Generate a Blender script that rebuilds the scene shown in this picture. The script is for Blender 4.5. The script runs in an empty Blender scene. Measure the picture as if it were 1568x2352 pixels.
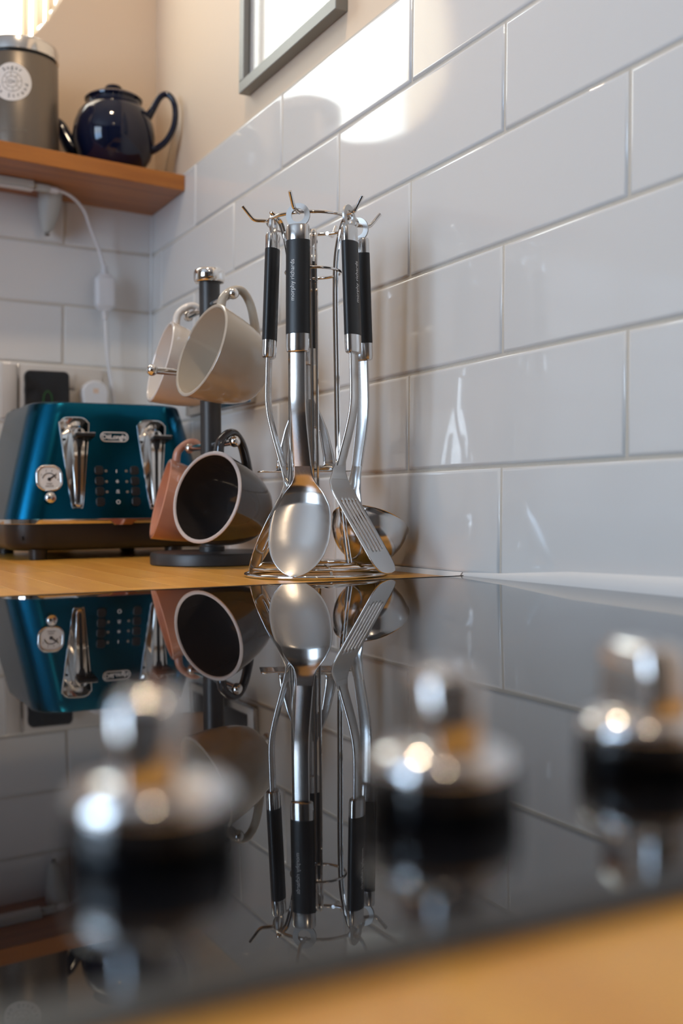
import bpy, bmesh, math, random
from mathutils import Vector, Matrix
random.seed(7)
PI = math.pi
S = bpy.context.scene
COL = S.collection

# ------------------------------------------------------------------ camera, world, exposure
cam = bpy.data.cameras.new('camera')
cam.sensor_fit = 'VERTICAL'; cam.sensor_height = 36.0; cam.sensor_width = 24.0
cam.lens = 36.0 * 2511.77 / 2352.0
cam.clip_start = 0.01
cam.dof.use_dof = True
cam.dof.focus_distance = 1.09
cam.dof.aperture_fstop = 4.4
camo = bpy.data.objects.new('camera', cam); COL.objects.link(camo)
_y, _p, _r = 0.4801, -0.0075, -0.0088
fw = Vector((math.sin(_y)*math.cos(_p), math.cos(_y)*math.cos(_p), math.sin(_p)))
r0 = Vector((math.cos(_y), -math.sin(_y), 0)); u0 = r0.cross(fw)
rr = r0*math.cos(_r) + u0*math.sin(_r); uu = -r0*math.sin(_r) + u0*math.cos(_r)
camo.matrix_world = Matrix(((rr.x, uu.x, -fw.x, -0.5892), (rr.y, uu.y, -fw.y, -1.8688), (rr.z, uu.z, -fw.z, 0.0699), (0, 0, 0, 1)))
S.camera = camo

SKY = 10.3
w = bpy.data.worlds.new('World'); S.world = w; w.use_nodes = True
bg = w.node_tree.nodes['Background']
bg.inputs[1].default_value = SKY
_n, _l = w.node_tree.nodes, w.node_tree.links                              # pale horizon, bluer sky above, dull ground below
_tc = _n.new('ShaderNodeTexCoord'); _sp = _n.new('ShaderNodeSeparateXYZ'); _mr = _n.new('ShaderNodeMapRange'); _cr = _n.new('ShaderNodeValToRGB')
_mr.inputs['From Min'].default_value = -1; _mr.inputs['From Max'].default_value = 1
for _pos, _c in ((0.0, (0.58, 0.64, 0.68)), (0.47, (0.77, 0.87, 0.95)), (0.52, (0.81, 0.92, 1.05)), (0.75, (0.60, 0.88, 1.28)), (1.0, (0.55, 0.85, 1.32))):
    _e = _cr.color_ramp.elements[0] if _pos == 0.0 else (_cr.color_ramp.elements[1] if _pos == 1.0 else _cr.color_ramp.elements.new(_pos))
    _e.color = (*_c, 1)
_l.new(_tc.outputs['Generated'], _sp.inputs[0]); _l.new(_sp.outputs['Z'], _mr.inputs['Value']); _l.new(_mr.outputs[0], _cr.inputs[0]); _l.new(_cr.outputs[0], bg.inputs[0])
S.view_settings.view_transform = 'Standard'; S.view_settings.look = 'None'
S.view_settings.exposure = 0.0; S.view_settings.gamma = 1.0
S.view_settings.use_curve_mapping = False
S.cycles.max_bounces = 8; S.cycles.glossy_bounces = 6; S.cycles.diffuse_bounces = 4
S.cycles.use_adaptive_sampling = True; S.cycles.adaptive_threshold = 0.02; S.cycles.use_denoising = True
S.cycles.caustics_reflective = False; S.cycles.caustics_refractive = False
S.cycles.sample_clamp_indirect = 6.0

WIN_X, WIN_Y0, WIN_Y1, WIN_Z0, WIN_Z1 = -2.3, -2.02, -0.95, 0.06, 1.34      # window in the left wall
RWX, RWZ, RWR = -0.39, 1.03, 0.25                                          # round window in the back wall

def area(name, loc, rot, sx, sy, power=0, color=(1, 1, 1), portal=False, shape='RECTANGLE'):
    l = bpy.data.lights.new(name, 'AREA'); l.shape = shape; l.size = sx; l.size_y = sy
    l.energy = power; l.color = color
    o = bpy.data.objects.new(name, l); COL.objects.link(o); o.location = loc; o.rotation_euler = rot
    if portal: l.cycles.is_portal = True
    return o
area('window_portal', (WIN_X-0.09, (WIN_Y0+WIN_Y1)/2, (WIN_Z0+WIN_Z1)/2), (0, -PI/2, 0), WIN_Z1-WIN_Z0, WIN_Y1-WIN_Y0, portal=True)
area('round_window_portal', (RWX, 0.050, RWZ), (-PI/2, 0, 0), 0.5, 0.5, portal=True)

# ------------------------------------------------------------------ materials
def mat(name, col, rough=0.5, metal=0.0, spec=0.5, coat=0.0, coat_rough=0.05):
    m = bpy.data.materials.new(name); m.use_nodes = True
    b = m.node_tree.nodes['Principled BSDF']
    b.inputs['Base Color'].default_value = (*col, 1); b.inputs['Roughness'].default_value = rough
    b.inputs['Metallic'].default_value = metal; b.inputs['Specular IOR Level'].default_value = spec
    b.inputs['Coat Weight'].default_value = coat; b.inputs['Coat Roughness'].default_value = coat_rough
    return m
def nodes(m): return m.node_tree.nodes, m.node_tree.links, m.node_tree.nodes['Principled BSDF']
def bump(m, scale, strength, dist=0.001, detail=2.0, vec='Object', stretch=None):
    N, L, b = nodes(m)
    tc = N.new('ShaderNodeTexCoord'); n = N.new('ShaderNodeTexNoise'); bp = N.new('ShaderNodeBump')
    n.inputs['Scale'].default_value = scale; n.inputs['Detail'].default_value = detail
    bp.inputs['Strength'].default_value = strength; bp.inputs['Distance'].default_value = dist
    src = tc.outputs[vec]
    if stretch:
        mp = N.new('ShaderNodeMapping'); mp.inputs['Scale'].default_value = stretch
        L.new(src, mp.inputs[0]); src = mp.outputs[0]
    L.new(src, n.inputs['Vector']); L.new(n.outputs['Fac'], bp.inputs['Height']); L.new(bp.outputs[0], b.inputs['Normal'])
    return n
def noise_colour(m, scale, c1, c2, detail=4.0, stretch=None, lo=0.35, hi=0.65):
    N, L, b = nodes(m)
    tc = N.new('ShaderNodeTexCoord'); n = N.new('ShaderNodeTexNoise'); cr = N.new('ShaderNodeValToRGB')
    n.inputs['Scale'].default_value = scale; n.inputs['Detail'].default_value = detail
    src = tc.outputs['Object']
    if stretch:
        mp = N.new('ShaderNodeMapping'); mp.inputs['Scale'].default_value = stretch
        L.new(src, mp.inputs[0]); src = mp.outputs[0]
    L.new(src, n.inputs['Vector']); L.new(n.outputs['Fac'], cr.inputs[0])
    cr.color_ramp.elements[0].position = lo; cr.color_ramp.elements[1].position = hi
    cr.color_ramp.elements[0].color = (*c1, 1); cr.color_ramp.elements[1].color = (*c2, 1)
    L.new(cr.outputs[0], b.inputs['Base Color'])
    return cr

TILE = mat('tile_glaze', (0.725, 0.705, 0.68), 0.06); bump(TILE, 9, 0.10, 0.002, 1.0)
GROUT = mat('grout', (0.60, 0.54, 0.46), 0.9); bump(GROUT, 300, 0.4)
PAINT = mat('wall_paint', (0.74, 0.58, 0.43), 0.55, spec=0.3); bump(PAINT, 220, 0.10, 0.0006)
PAINTD = mat('darkened_wall_paint', (0.10, 0.09, 0.085), 0.6); PAINTL = mat('darkened_side_paint', (0.34, 0.29, 0.24), 0.6)  # unseen walls, colour darkened so the chrome reflects a dim room
PAINTW = mat('ceiling_paint', (0.80, 0.78, 0.75), 0.8)
FLOORM = mat('floor_boards', (0.22, 0.13, 0.07), 0.5)
HOBG = mat('hob_glass', (0.006, 0.006, 0.007), 0.015, spec=0.5)
CHROME = mat('chrome', (0.78, 0.76, 0.74), 0.06, 1.0)
STEEL = mat('brushed_steel', (0.62, 0.60, 0.58), 0.24, 1.0)
bump(STEEL, 40, 0.05, 0.0005, 2.0, 'Object', (12, 12, 1))
STEELP = mat('satin_steel', (0.66, 0.65, 0.64), 0.16, 1.0)
STEELM = mat('matt_steel', (0.50, 0.48, 0.46), 0.42, 1.0)
SOFT = mat('soft_touch_black', (0.012, 0.012, 0.013), 0.42)
BLKPL = mat('black_plastic', (0.010, 0.010, 0.012), 0.35)
BLKGL = mat('gloss_black', (0.004, 0.004, 0.005), 0.08)
GUN = mat('gunmetal_paint', (0.060, 0.057, 0.056), 0.42, 0.55)
bump(GUN, 900, 0.08, 0.0003)
TEAL = mat('teal_metallic', (0.002, 0.080, 0.145), 0.26, 1.0, coat=0.06, coat_rough=0.3)
WHITEPL = mat('white_plastic', (0.72, 0.71, 0.72), 0.35)
CREAMPL = mat('cream_plastic', (0.62, 0.57, 0.52), 0.4)
CLEARPL = mat('frosted_plastic', (0.72, 0.74, 0.70), 0.3)
CLEARPL.node_tree.nodes['Principled BSDF'].inputs['Transmission Weight'].default_value = 0.35
INK = mat('white_ink', (0.72, 0.72, 0.72), 0.5)
DARKINK = mat('dark_ink', (0.03, 0.03, 0.035), 0.6)
GREYINK = mat('grey_ink', (0.20, 0.17, 0.14), 0.6)
STICKER = mat('sticker_paper', (0.72, 0.68, 0.64), 0.6)
NAVY = mat('navy_glaze', (0.004, 0.007, 0.024), 0.07)
TAUPE = mat('taupe_metallic', (0.16, 0.135, 0.11), 0.36, 0.6)
FRAMEM = mat('frame_grey', (0.25, 0.245, 0.225), 0.45, 0.3)
PRINT = mat('white_print', (0.75, 0.74, 0.72), 0.6)
SEAL = mat('white_sealant', (0.72, 0.70, 0.68), 0.35)
UPVC = mat('white_window_frame', (0.78, 0.78, 0.78), 0.3)
CAB = mat('cabinet_paint', (0.30, 0.31, 0.32), 0.4)
MUG_BEIGE = mat('beige_glaze', (0.47, 0.41, 0.335), 0.10, coat=0.3)
MUG_WHITE = mat('white_glaze', (0.72, 0.66, 0.61), 0.10, coat=0.3)
MUG_PINK = mat('pink_glaze', (0.64, 0.29, 0.185), 0.12, coat=0.3)
MUG_GREY = mat('grey_glaze', (0.038, 0.033, 0.032), 0.10, coat=0.3)
RIMW = mat('pale_rim_glaze', (0.55, 0.48, 0.45), 0.2)
GREENLED = mat('green_display', (0.01, 0.05, 0.01), 0.4)
_b = GREENLED.node_tree.nodes['Principled BSDF']; _b.inputs['Emission Color'].default_value = (0.05, 0.32, 0.06, 1); _b.inputs['Emission Strength'].default_value = 0.12

def wood(name, c1, c2, axis, rough=0.35, vary=0.0):
    m = mat(name, c1, rough, coat=0.15, coat_rough=0.25)
    st = [55, 55, 55]; st[axis] = 4.0
    cr = noise_colour(m, 1.0, c1, c2, 6.0, st, 0.30, 0.72)
    N, L, b = nodes(m)
    if vary:
        oi = N.new('ShaderNodeObjectInfo'); hv = N.new('ShaderNodeHueSaturation'); mr = N.new('ShaderNodeMapRange')
        mr.inputs['To Min'].default_value = 1-vary; mr.inputs['To Max'].default_value = 1+vary
        L.new(oi.outputs['Random'], mr.inputs['Value']); L.new(mr.outputs[0], hv.inputs['Value'])
        L.new(cr.outputs[0], hv.inputs['Color']); L.new(hv.outputs[0], b.inputs['Base Color'])
    return m
OAK = wood('oak_worktop', (0.76, 0.325, 0.044), (0.92, 0.46, 0.082), 1, 0.32, 0.14)
OAKS = wood('oak_shelf', (0.28, 0.086, 0.011), (0.47, 0.168, 0.026), 0, 0.38)

def thin_glass(name, tint=(0.95, 0.97, 0.97), fres=True, refl=0.04):
    m = bpy.data.materials.new(name); m.use_nodes = True
    N, L = m.node_tree.nodes, m.node_tree.links; N.clear()
    o = N.new('ShaderNodeOutputMaterial'); mx = N.new('ShaderNodeMixShader'); t = N.new('ShaderNodeBsdfTransparent')
    g = N.new('ShaderNodeBsdfGlossy'); f = N.new('ShaderNodeFresnel')
    g.inputs['Roughness'].default_value = 0.01; t.inputs[0].default_value = (*tint, 1); f.inputs[0].default_value = 1.5
    mx.inputs[0].default_value = refl
    if fres: L.new(f.outputs[0], mx.inputs[0])
    L.new(t.outputs[0], mx.inputs[1]); L.new(g.outputs[0], mx.inputs[2]); L.new(mx.outputs[0], o.inputs[0])
    return m
GLASS = thin_glass('window_glass', (0.97, 0.98, 0.98), False)
PICGLASS = thin_glass('picture_pane_glass', (0.98, 0.98, 0.98), False, 0.11); ROUNDGLASS = thin_glass('daylight_warming_glass', (0.985, 0.875, 0.735), False)  # round pane: tint put in to warm the daylight falling near the corner
def sheer(name, ct):
    m = bpy.data.materials.new(name); m.use_nodes = True
    N, L = m.node_tree.nodes, m.node_tree.links; N.clear()
    o = N.new('ShaderNodeOutputMaterial'); mx = N.new('ShaderNodeMixShader'); t = N.new('ShaderNodeBsdfTranslucent'); d = N.new('ShaderNodeBsdfDiffuse')
    t.inputs[0].default_value = (*ct, 1); d.inputs[0].default_value = (0.5, 0.42, 0.34, 1); mx.inputs[0].default_value = 0.1
    L.new(t.outputs[0], mx.inputs[1]); L.new(d.outputs[0], mx.inputs[2]); L.new(mx.outputs[0], o.inputs[0])
    return m
SHEER = sheer('sheer_fabric', (0.97, 0.80, 0.58)); LINED = sheer('lined_fabric', (0.34, 0.26, 0.18))
LAMPM = mat('fill_lamp_diffuser', (0.9, 0.85, 0.75), 0.4)
_b = LAMPM.node_tree.nodes['Principled BSDF']; _b.inputs['Emission Color'].default_value = (1, 0.74, 0.48, 1); _b.inputs['Emission Strength'].default_value = 12

# ------------------------------------------------------------------ mesh helpers
def finish(bm, smooth=True, angle=40):
    bmesh.ops.recalc_face_normals(bm, faces=bm.faces)
    me = bpy.data.meshes.new('mesh'); 
    for f in bm.faces: f.smooth = smooth
    if smooth:
        for e in bm.edges:
            if len(e.link_faces) == 2 and e.calc_face_angle(0) > math.radians(angle): e.smooth = False
    bm.to_mesh(me); bm.free(); return me
def ob(name, me, m, parent=None, loc=None, rot=None):
    me.name = name
    if m is not None and not me.materials: me.materials.append(m)
    o = bpy.data.objects.new(name, me); COL.objects.link(o)
    if parent is not None: o.parent = parent
    if loc is not None: o.location = loc
    if rot is not None: o.rotation_euler = rot
    return o
def tag(o, label, cat, group=None):
    o['label'] = label; o['category'] = cat
    if group: o['group'] = group
    return o
def thing(name, label, cat, loc=(0, 0, 0), rot=(0, 0, 0), group=None):
    o = bpy.data.objects.new(name, None); COL.objects.link(o); o.empty_display_size = 0.02
    o.location = loc; o.rotation_euler = rot
    return tag(o, label, cat, group)
def struct(o): o['kind'] = 'structure'; return o

def add_box(bm, c, s, bev=0.0, seg=2):
    g = bmesh.ops.create_cube(bm, size=1.0)
    vs = g['verts']
    for v in vs: v.co = Vector((c[0]+v.co.x*s[0], c[1]+v.co.y*s[1], c[2]+v.co.z*s[2]))
    if bev:
        es = list({e for v in vs for e in v.link_edges})
        bmesh.ops.bevel(bm, geom=es, offset=bev, segments=seg, profile=0.5, affect='EDGES')
def box(c, s, bev=0.0, seg=2):
    bm = bmesh.new(); add_box(bm, c, s, bev, seg); return finish(bm, True, 25)
def box2(a, b, bev=0.0, seg=2):
    return box([(a[i]+b[i])/2 for i in range(3)], [abs(b[i]-a[i]) for i in range(3)], bev, seg)
def skin(bm, rings, close_u=True, cap=True, close_v=False):
    R = [[bm.verts.new(p) for p in r] for r in rings]
    n = len(R[0]); m = len(R)
    for i in range(m if close_v else m-1):
        a, b = R[i], R[(i+1) % m]
        for j in range(n if close_u else n-1):
            k = (j+1) % n
            try: bm.faces.new((a[j], a[k], b[k], b[j]))
            except ValueError: pass
    if cap and close_u and not close_v:
        bm.faces.new(R[0][::-1]); bm.faces.new(R[-1])
    return R
def loft(rings, close_u=True, cap=True, close_v=False, angle=40):
    bm = bmesh.new(); skin(bm, rings, close_u, cap, close_v); return finish(bm, True, angle)
def lathe_rings(prof, seg=40):
    return [[(max(r, 1e-5)*math.cos(2*PI*j/seg), max(r, 1e-5)*math.sin(2*PI*j/seg), z) for j in range(seg)] for r, z in prof]
def lathe(prof, seg=40, cap=True, angle=40): return loft(lathe_rings(prof, seg), True, cap, False, angle)
def smooth_path(pts, n=6, closed=False):
    P = [Vector(p) for p in pts]; out = []; m = len(P)
    for i in range(m if closed else m-1):
        a = P[(i-1) % m] if (closed or i > 0) else P[0]; b = P[i]; c = P[(i+1) % m]
        d = P[(i+2) % m] if (closed or i+2 < m) else P[-1]
        for k in range(n):
            t = k/n
            out.append(0.5*((2*b)+(c-a)*t+(2*a-5*b+4*c-d)*t*t+(3*b-a-3*c+d)*t**3))
    if not closed: out.append(P[-1])
    return out
def tube_rings(path, rad, seg=10, closed=False, ref=None, rad2=None):
    P = [Vector(p) for p in path]; n = len(P); rings = []
    T = []
    for i in range(n):
        a = P[(i-1) % n] if (closed or i > 0) else P[i]; b = P[(i+1) % n] if (closed or i < n-1) else P[i]
        T.append((b-a).normalized())
    up = Vector(ref) if ref else (Vector((0, 0, 1)) if abs(T[0].z) < 0.9 else Vector((1, 0, 0)))
    nrm = (up - T[0]*up.dot(T[0])).normalized()
    for i in range(n):
        if ref: nrm = (up - T[i]*up.dot(T[i])).normalized()
        else: nrm = (nrm - T[i]*nrm.dot(T[i])).normalized()
        bi = T[i].cross(nrm)
        r1 = rad[i] if isinstance(rad, (list, tuple)) else rad
        r2 = (rad2[i] if isinstance(rad2, (list, tuple)) else rad2) if rad2 is not None else r1
        rings.append([P[i] + nrm*r1*math.cos(2*PI*j/seg) + bi*r2*math.sin(2*PI*j/seg) for j in range(seg)])
    return rings
def tube(path, rad, seg=10, closed=False, ref=None, rad2=None, angle=50):
    return loft(tube_rings(path, rad, seg, closed, ref, rad2), True, not closed, closed, angle)
def add_tube(bm, path, rad, seg=10, closed=False, ref=None, rad2=None):
    skin(bm, tube_rings(path, rad, seg, closed, ref, rad2), True, not closed, closed)
def circle(c, R, n=48, z=None, a0=0, a1=2*PI, closed=True):
    k = n if closed else n+1
    return [(c[0]+R*math.cos(a0+(a1-a0)*i/n), c[1]+R*math.sin(a0+(a1-a0)*i/n), c[2] if z is None else z) for i in range(k)]
def rrect(hx, hy, r, n=6):
    r = min(r, hx*0.999, hy*0.999); out = []
    for cx, cy, a in ((hx-r, hy-r, 0), (-hx+r, hy-r, PI/2), (-hx+r, -hy+r, PI), (hx-r, -hy+r, 1.5*PI)):
        for i in range(n+1): out.append((cx+r*math.cos(a+PI/2*i/n), cy+r*math.sin(a+PI/2*i/n)))
    return out
def plate(outline, z0, z1, bev=0.0):
    """flat outline (x,y) extruded from z0 to z1, with a small chamfer on the z1 side"""
    cx = sum(p[0] for p in outline)/len(outline); cy = sum(p[1] for p in outline)/len(outline)
    rings = [[(x, y, z0) for x, y in outline]]
    if bev:
        rings.append([(x, y, z1-bev) for x, y in outline])
        k = [max(0.01, 1-bev/max(1e-6, math.hypot(x-cx, y-cy))) for x, y in outline]
        rings.append([(cx+(x-cx)*s, cy+(y-cy)*s, z1) for (x, y), s in zip(outline, k)])
    else: rings.append([(x, y, z1) for x, y in outline])
    return loft(rings, True, True, False, 30)
def text_mesh(body, size, extrude=0.0002, align='CENTER', spacing=1.0, bold=0.0):
    cu = bpy.data.curves.new('text', 'FONT'); cu.body = body; cu.size = size; cu.extrude = extrude
    cu.align_x = align; cu.align_y = 'CENTER'; cu.space_character = spacing; cu.offset = bold; cu.resolution_u = 3
    o = bpy.data.objects.new('text', cu); COL.objects.link(o)
    dg = bpy.context.evaluated_depsgraph_get(); dg.update()
    me = bpy.data.meshes.new_from_object(o.evaluated_get(dg))
    bpy.data.objects.remove(o); bpy.data.curves.remove(cu); return me
def xform(me, M): me.transform(M); return me
def join(meshes):
    bm = bmesh.new()
    for me in meshes: bm.from_mesh(me)
    return finish(bm)
def mesh_from_eval(o):
    dg = bpy.context.evaluated_depsgraph_get(); dg.update()
    return bpy.data.meshes.new_from_object(o.evaluated_get(dg))

# ------------------------------------------------------------------ setting: walls
TILT = 0.0215                        # the tiled walls lean very slightly against the worktop
WT = -0.002                          # worktop surface (the hob glass top is z = 0)
FLOOR, CEIL = -0.90, 1.50
HW, Y0, ZR = 0.1652, -1.2135, [0.0012, 0.1032, 0.2052, 0.3072, 0.4092, 0.5112, 0.6132]
wr = struct(ob('wall_right', box2((0.006, -3.3, FLOOR), (0.15, 0.15, CEIL+0.05)), PAINT, rot=(0, TILT, 0)))
ob('grout', box2((0.0016, -2.45, 0.0), (0.0065, 0.0, 0.6135)), GROUT, wr)
_tiles = {}
def tile_mesh(L, H):
    k = (round(L, 4), round(H, 4))
    if k not in _tiles:
        bm = bmesh.new(); b = 0.0030; t = 0.006
        rings = []
        for ins, d in ((0, 0), (0, t-0.0022), (0.0008, t-0.0008), (b, t), (b+.0008, t)):
            hx, hy = L/2-ins, H/2-ins
            rings.append([(hx, hy, d), (-hx, hy, d), (-hx, -hy, d), (hx, -hy, d)])
        skin(bm, rings); me = finish(bm, True, 60); me.materials.append(TILE)
        # keep the flat face flat, let the rounded edge shade smoothly
        _tiles[k] = me
    return _tiles[k]
GAP = 0.0026
def tile_right(ya, yb, za, zb, wob):
    me = tile_mesh(yb-ya-GAP, zb-za-GAP)
    o = bpy.data.objects.new('tile', me); COL.objects.link(o); o.parent = wr
    # local x of the mesh -> -y of the wall, local y -> z, local z -> -x (into the room)
    o.matrix_local = Matrix(((0, 0, -1, 0.006), (-1, 0, 0, (ya+yb)/2), (0, 1, 0, (za+zb)/2), (0, 0, 0, 1))) @ Matrix.Rotation(wob[0], 4, 'X') @ Matrix.Rotation(wob[1], 4, 'Y')
for row in range(6):
    odd = row % 2 == 1                                   # rows e, c, a carry the even joints
    s0 = -8 if odd else -7
    joints = [Y0+HW*s for s in range(s0, 8, 2)]
    edges = [j for j in joints if -2.45 < j < -0.004] + [-0.0005]
    for a, b in zip(edges[:-1], edges[1:]):
        tile_right(a, b, ZR[row], ZR[row+1], (random.uniform(-.0022, .0022), random.uniform(-.0018, .0018)))

# back wall with the round opening
def wall_with_round_hole():
    bm = bmesh.new(); y0, y1 = 0.006, 0.045; N = 64
    x0, x1, z0, z1 = -2.45, 0.05, FLOOR, CEIL+0.05
    def sq(a):
        c, s = math.cos(a), math.sin(a); k = 0.33/max(abs(c), abs(s)); return RWX+c*k, RWZ+s*k
    A = [2*PI*i/N + PI/4 for i in range(N)]
    for y in (y0, y1):
        pass
    rings = [[(RWX+RWR*math.cos(a), y1, RWZ+RWR*math.sin(a)) for a in A], [(RWX+RWR*math.cos(a), y0, RWZ+RWR*math.sin(a)) for a in A], [(sq(a)[0], y0, sq(a)[1]) for a in A]]
    skin(bm, rings, True, False)
    back = [[(sq(a)[0], y1, sq(a)[1]) for a in A], [(RWX+RWR*math.cos(a), y1, RWZ+RWR*math.sin(a)) for a in A]]
    skin(bm, back, True, False)
    l, r_, b, t = RWX-.33, RWX+.33, RWZ-.33, RWZ+.33
    for (xa, xb, za, zb) in ((x0, l, z0, z1), (r_, x1, z0, z1), (l, r_, z0, b), (l, r_, t, z1)):
        for y in (y0, y1): bm.faces.new([bm.verts.new(p) for p in ((xa, y, za), (xb, y, za), (xb, y, zb), (xa, y, zb))])
    bmesh.ops.remove_doubles(bm, verts=bm.verts, dist=1e-5)
    return finish(bm, False)
wb = struct(ob('wall_back', wall_with_round_hole(), PAINT, rot=(0, TILT, 0)))
ob('grout', box2((-2.3, 0.0016, 0.0), (0.0, 0.0065, 0.6135)), GROUT, wb)
def tile_back(xa, xb, za, zb, wob):
    me = tile_mesh(xb-xa-GAP, zb-za-GAP)
    o = bpy.data.objects.new('tile', me); COL.objects.link(o); o.parent = wb
    o.matrix_local = Matrix(((1, 0, 0, (xa+xb)/2), (0, 0, -1, 0.006), (0, 1, 0, (za+zb)/2), (0, 0, 0, 1))) @ Matrix.Rotation(wob[0], 4, 'X') @ Matrix.Rotation(wob[1], 4, 'Y')
for row in range(6):
    odd = row % 2 == 1
    edges = [-0.154-0.3304*k for k in range(5, -1, -1)] + [-0.0005] if odd else [-0.3192-0.3304*k for k in range(4, -1, -1)] + [-0.0005]
    for a, b in zip(edges[:-1], edges[1:]):
        tile_back(a, b, ZR[row], ZR[row+1], (random.uniform(-.002, .002), random.uniform(-.002, .002)))

ob('sealant', loft([[(0.0, -.0002, z), (-.0032, -.0002, z), (-.0012, -.0018, z), (-.0003, -.0034, z)] for z in (.001, .612)]), SEAL, wb)
def wall_boxes(parts):
    bm = bmesh.new()
    for a, b in parts: add_box(bm, [(a[i]+b[i])/2 for i in range(3)], [abs(b[i]-a[i]) for i in range(3)])
    return finish(bm, False)
X0, X1 = WIN_X-0.15, WIN_X
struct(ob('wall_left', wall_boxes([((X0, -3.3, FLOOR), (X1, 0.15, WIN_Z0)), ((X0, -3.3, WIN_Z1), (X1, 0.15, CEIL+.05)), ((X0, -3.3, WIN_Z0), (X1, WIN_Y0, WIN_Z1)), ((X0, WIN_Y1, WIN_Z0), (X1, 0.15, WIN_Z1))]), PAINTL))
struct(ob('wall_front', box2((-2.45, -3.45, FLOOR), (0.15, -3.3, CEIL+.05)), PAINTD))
struct(ob('floor', box2((-2.45, -3.45, FLOOR-.1), (0.15, 0.15, FLOOR)), FLOORM))
struct(ob('ceiling', box2((-2.45, -3.45, CEIL), (0.2, 0.15, CEIL+.1)), PAINTW))

# left window: frame, mullion, two panes
w2 = bpy.data.objects.new('window_2', None); COL.objects.link(w2); struct(w2)
fx = WIN_X-0.10
for a, b in (((fx-.03, WIN_Y0, WIN_Z0), (fx+.03, WIN_Y1, WIN_Z0+.05)), ((fx-.03, WIN_Y0, WIN_Z1-.05), (fx+.03, WIN_Y1, WIN_Z1)), ((fx-.03, WIN_Y0, WIN_Z0+.05), (fx+.03, WIN_Y0+.05, WIN_Z1-.05)), ((fx-.03, WIN_Y1-.05, WIN_Z0+.05), (fx+.03, WIN_Y1, WIN_Z1-.05))):
    ob('window_frame', box2(a, b, .004), UPVC, w2)
ym = (WIN_Y0+WIN_Y1)/2
ob('mullion', box2((fx-.03, ym-.03, WIN_Z0+.05), (fx+.03, ym+.03, WIN_Z1-.05), .004), UPVC, w2)
for a, b in ((WIN_Y0+.05, ym-.03), (ym+.03, WIN_Y1-.05)): ob('pane', box2((fx-.003, a, WIN_Z0+.05), (fx+.003, b, WIN_Z1-.05)), GLASS, w2)
ob('window_sill', box2((WIN_X-.06, WIN_Y0-.04, WIN_Z0-.025), (WIN_X+.10, WIN_Y1+.04, WIN_Z0), .005), UPVC, w2)

# round window in the back wall: ring frame, pane, sheer drapes at both sides
w1 = bpy.data.objects.new('window_1', None); COL.objects.link(w1); struct(w1)
w1.rotation_euler = (0, TILT, 0)
ob('pane', xform(lathe([(RWR-.006, -.002), (RWR-.006, .002)], 64), Matrix.Translation((RWX, .040, RWZ)) @ Matrix.Rotation(PI/2, 4, 'X')), ROUNDGLASS, w1)
ob('window_frame', tube([(RWX+(RWR-.002)*math.cos(2*PI*i/64), .040, RWZ+(RWR-.002)*math.sin(2*PI*i/64)) for i in range(64)], .004, 8, True), UPVC, w1)
def drape(xa, xb, folds):
    bm = bmesh.new(); n = 60; m = 10; rows = []
    for i in range(n+1):
        x = xa+(xb-xa)*i/n; h = math.sqrt(max(1e-6, (RWR-.004)**2-(x-RWX)**2))
        y = .022+.006*math.sin(i/n*folds*2*PI)
        rows.append([(x+.004*math.sin(i/n*folds*4*PI), y, RWZ-h+2*h*j/m) for j in range(m+1)])
    skin(bm, rows, False, False); return finish(bm)
for _a, _b in ((-.2260, -.2120), (-.2065, -.1880), (-.1850, -.1700)): ob('drape', drape(_a, _b, .5), LINED, w1)
ob('drape', drape(RWX-RWR+.006, -.53, 3), SHEER, w1)

# unseen ceiling downlights, added as warm fill for the corner and worktop
def fill_downlight(x, y, label, power):
    d = thing('fill_ceiling_light', label, 'ceiling light', (x, y, CEIL), group='added warm ceiling lights')
    ob('bezel', lathe([(.052, -.0005), (.054, -.004), (.046, -.006), (.043, -.002), (.043, -.0005)], 32, True), CHROME, d)
    ob('diffuser', lathe([(.042, -.0008), (.042, -.003), (.0, -.0035)], 32, True), LAMPM, d)
    l = bpy.data.lights.new('fill_lamp_light', 'AREA'); l.shape = 'DISK'; l.size = .09; l.energy = power; l.color = (1, .78, .54)
    o = bpy.data.objects.new('fill_lamp_light', l); COL.objects.link(o); o.parent = d; o.location = (0, 0, -.006)
fill_downlight(-0.40, -0.85, 'round warm ceiling light added as fill above the corner with the toaster', 5.5)
fill_downlight(-0.75, -2.3, 'round warm ceiling light added as fill above the worktop behind the camera', 2.2)

# ------------------------------------------------------------------ worktop, hob, cabinets
WTX0, WTY0 = -0.72, -3.1
wt = thing('worktop', 'long oiled oak worktop of glued staves along the tiled wall', 'worktop', (0, 0, WT-.04))
ob('core', box2((WTX0, WTY0, 0.0), (-0.0005, -0.0005, 0.036)), OAK, wt)
_st = {}
x = WTX0; k = 0
while x < -0.02:
    xe = min(x+.045, -0.0005); y = WTY0 - random.uniform(0, .3)
    while y < -0.02:
        L = random.choice((.26, .34, .42)); ya = max(y, WTY0); yb = min(y+L, -0.0005)
        if yb-ya > .02:
            key = (round(xe-x, 4), round(yb-ya, 4))
            if key not in _st:
                me = box((0, 0, 0), (key[0]-.0002, key[1]-.0002, .008), .0003, 1); me.materials.append(OAK); _st[key] = me
            s = bpy.data.objects.new('stave', _st[key]); COL.objects.link(s); s.parent = wt
            s.location = ((x+xe)/2, (ya+yb)/2, .036)
        y += L
    x = xe
HY0, HY1, HX0, HX1 = -1.7245, -0.993, -0.66, -0.0035
hob = thing('ceramic_hob', 'frameless black glass hob lying in the oak worktop', 'hob', (0, 0, 0))
_h = box2((HX0, HY0, WT+.0001), (HX1, HY1, 0), .0005, 1)
for _f in _h.polygons: _f.use_smooth = False
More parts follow.
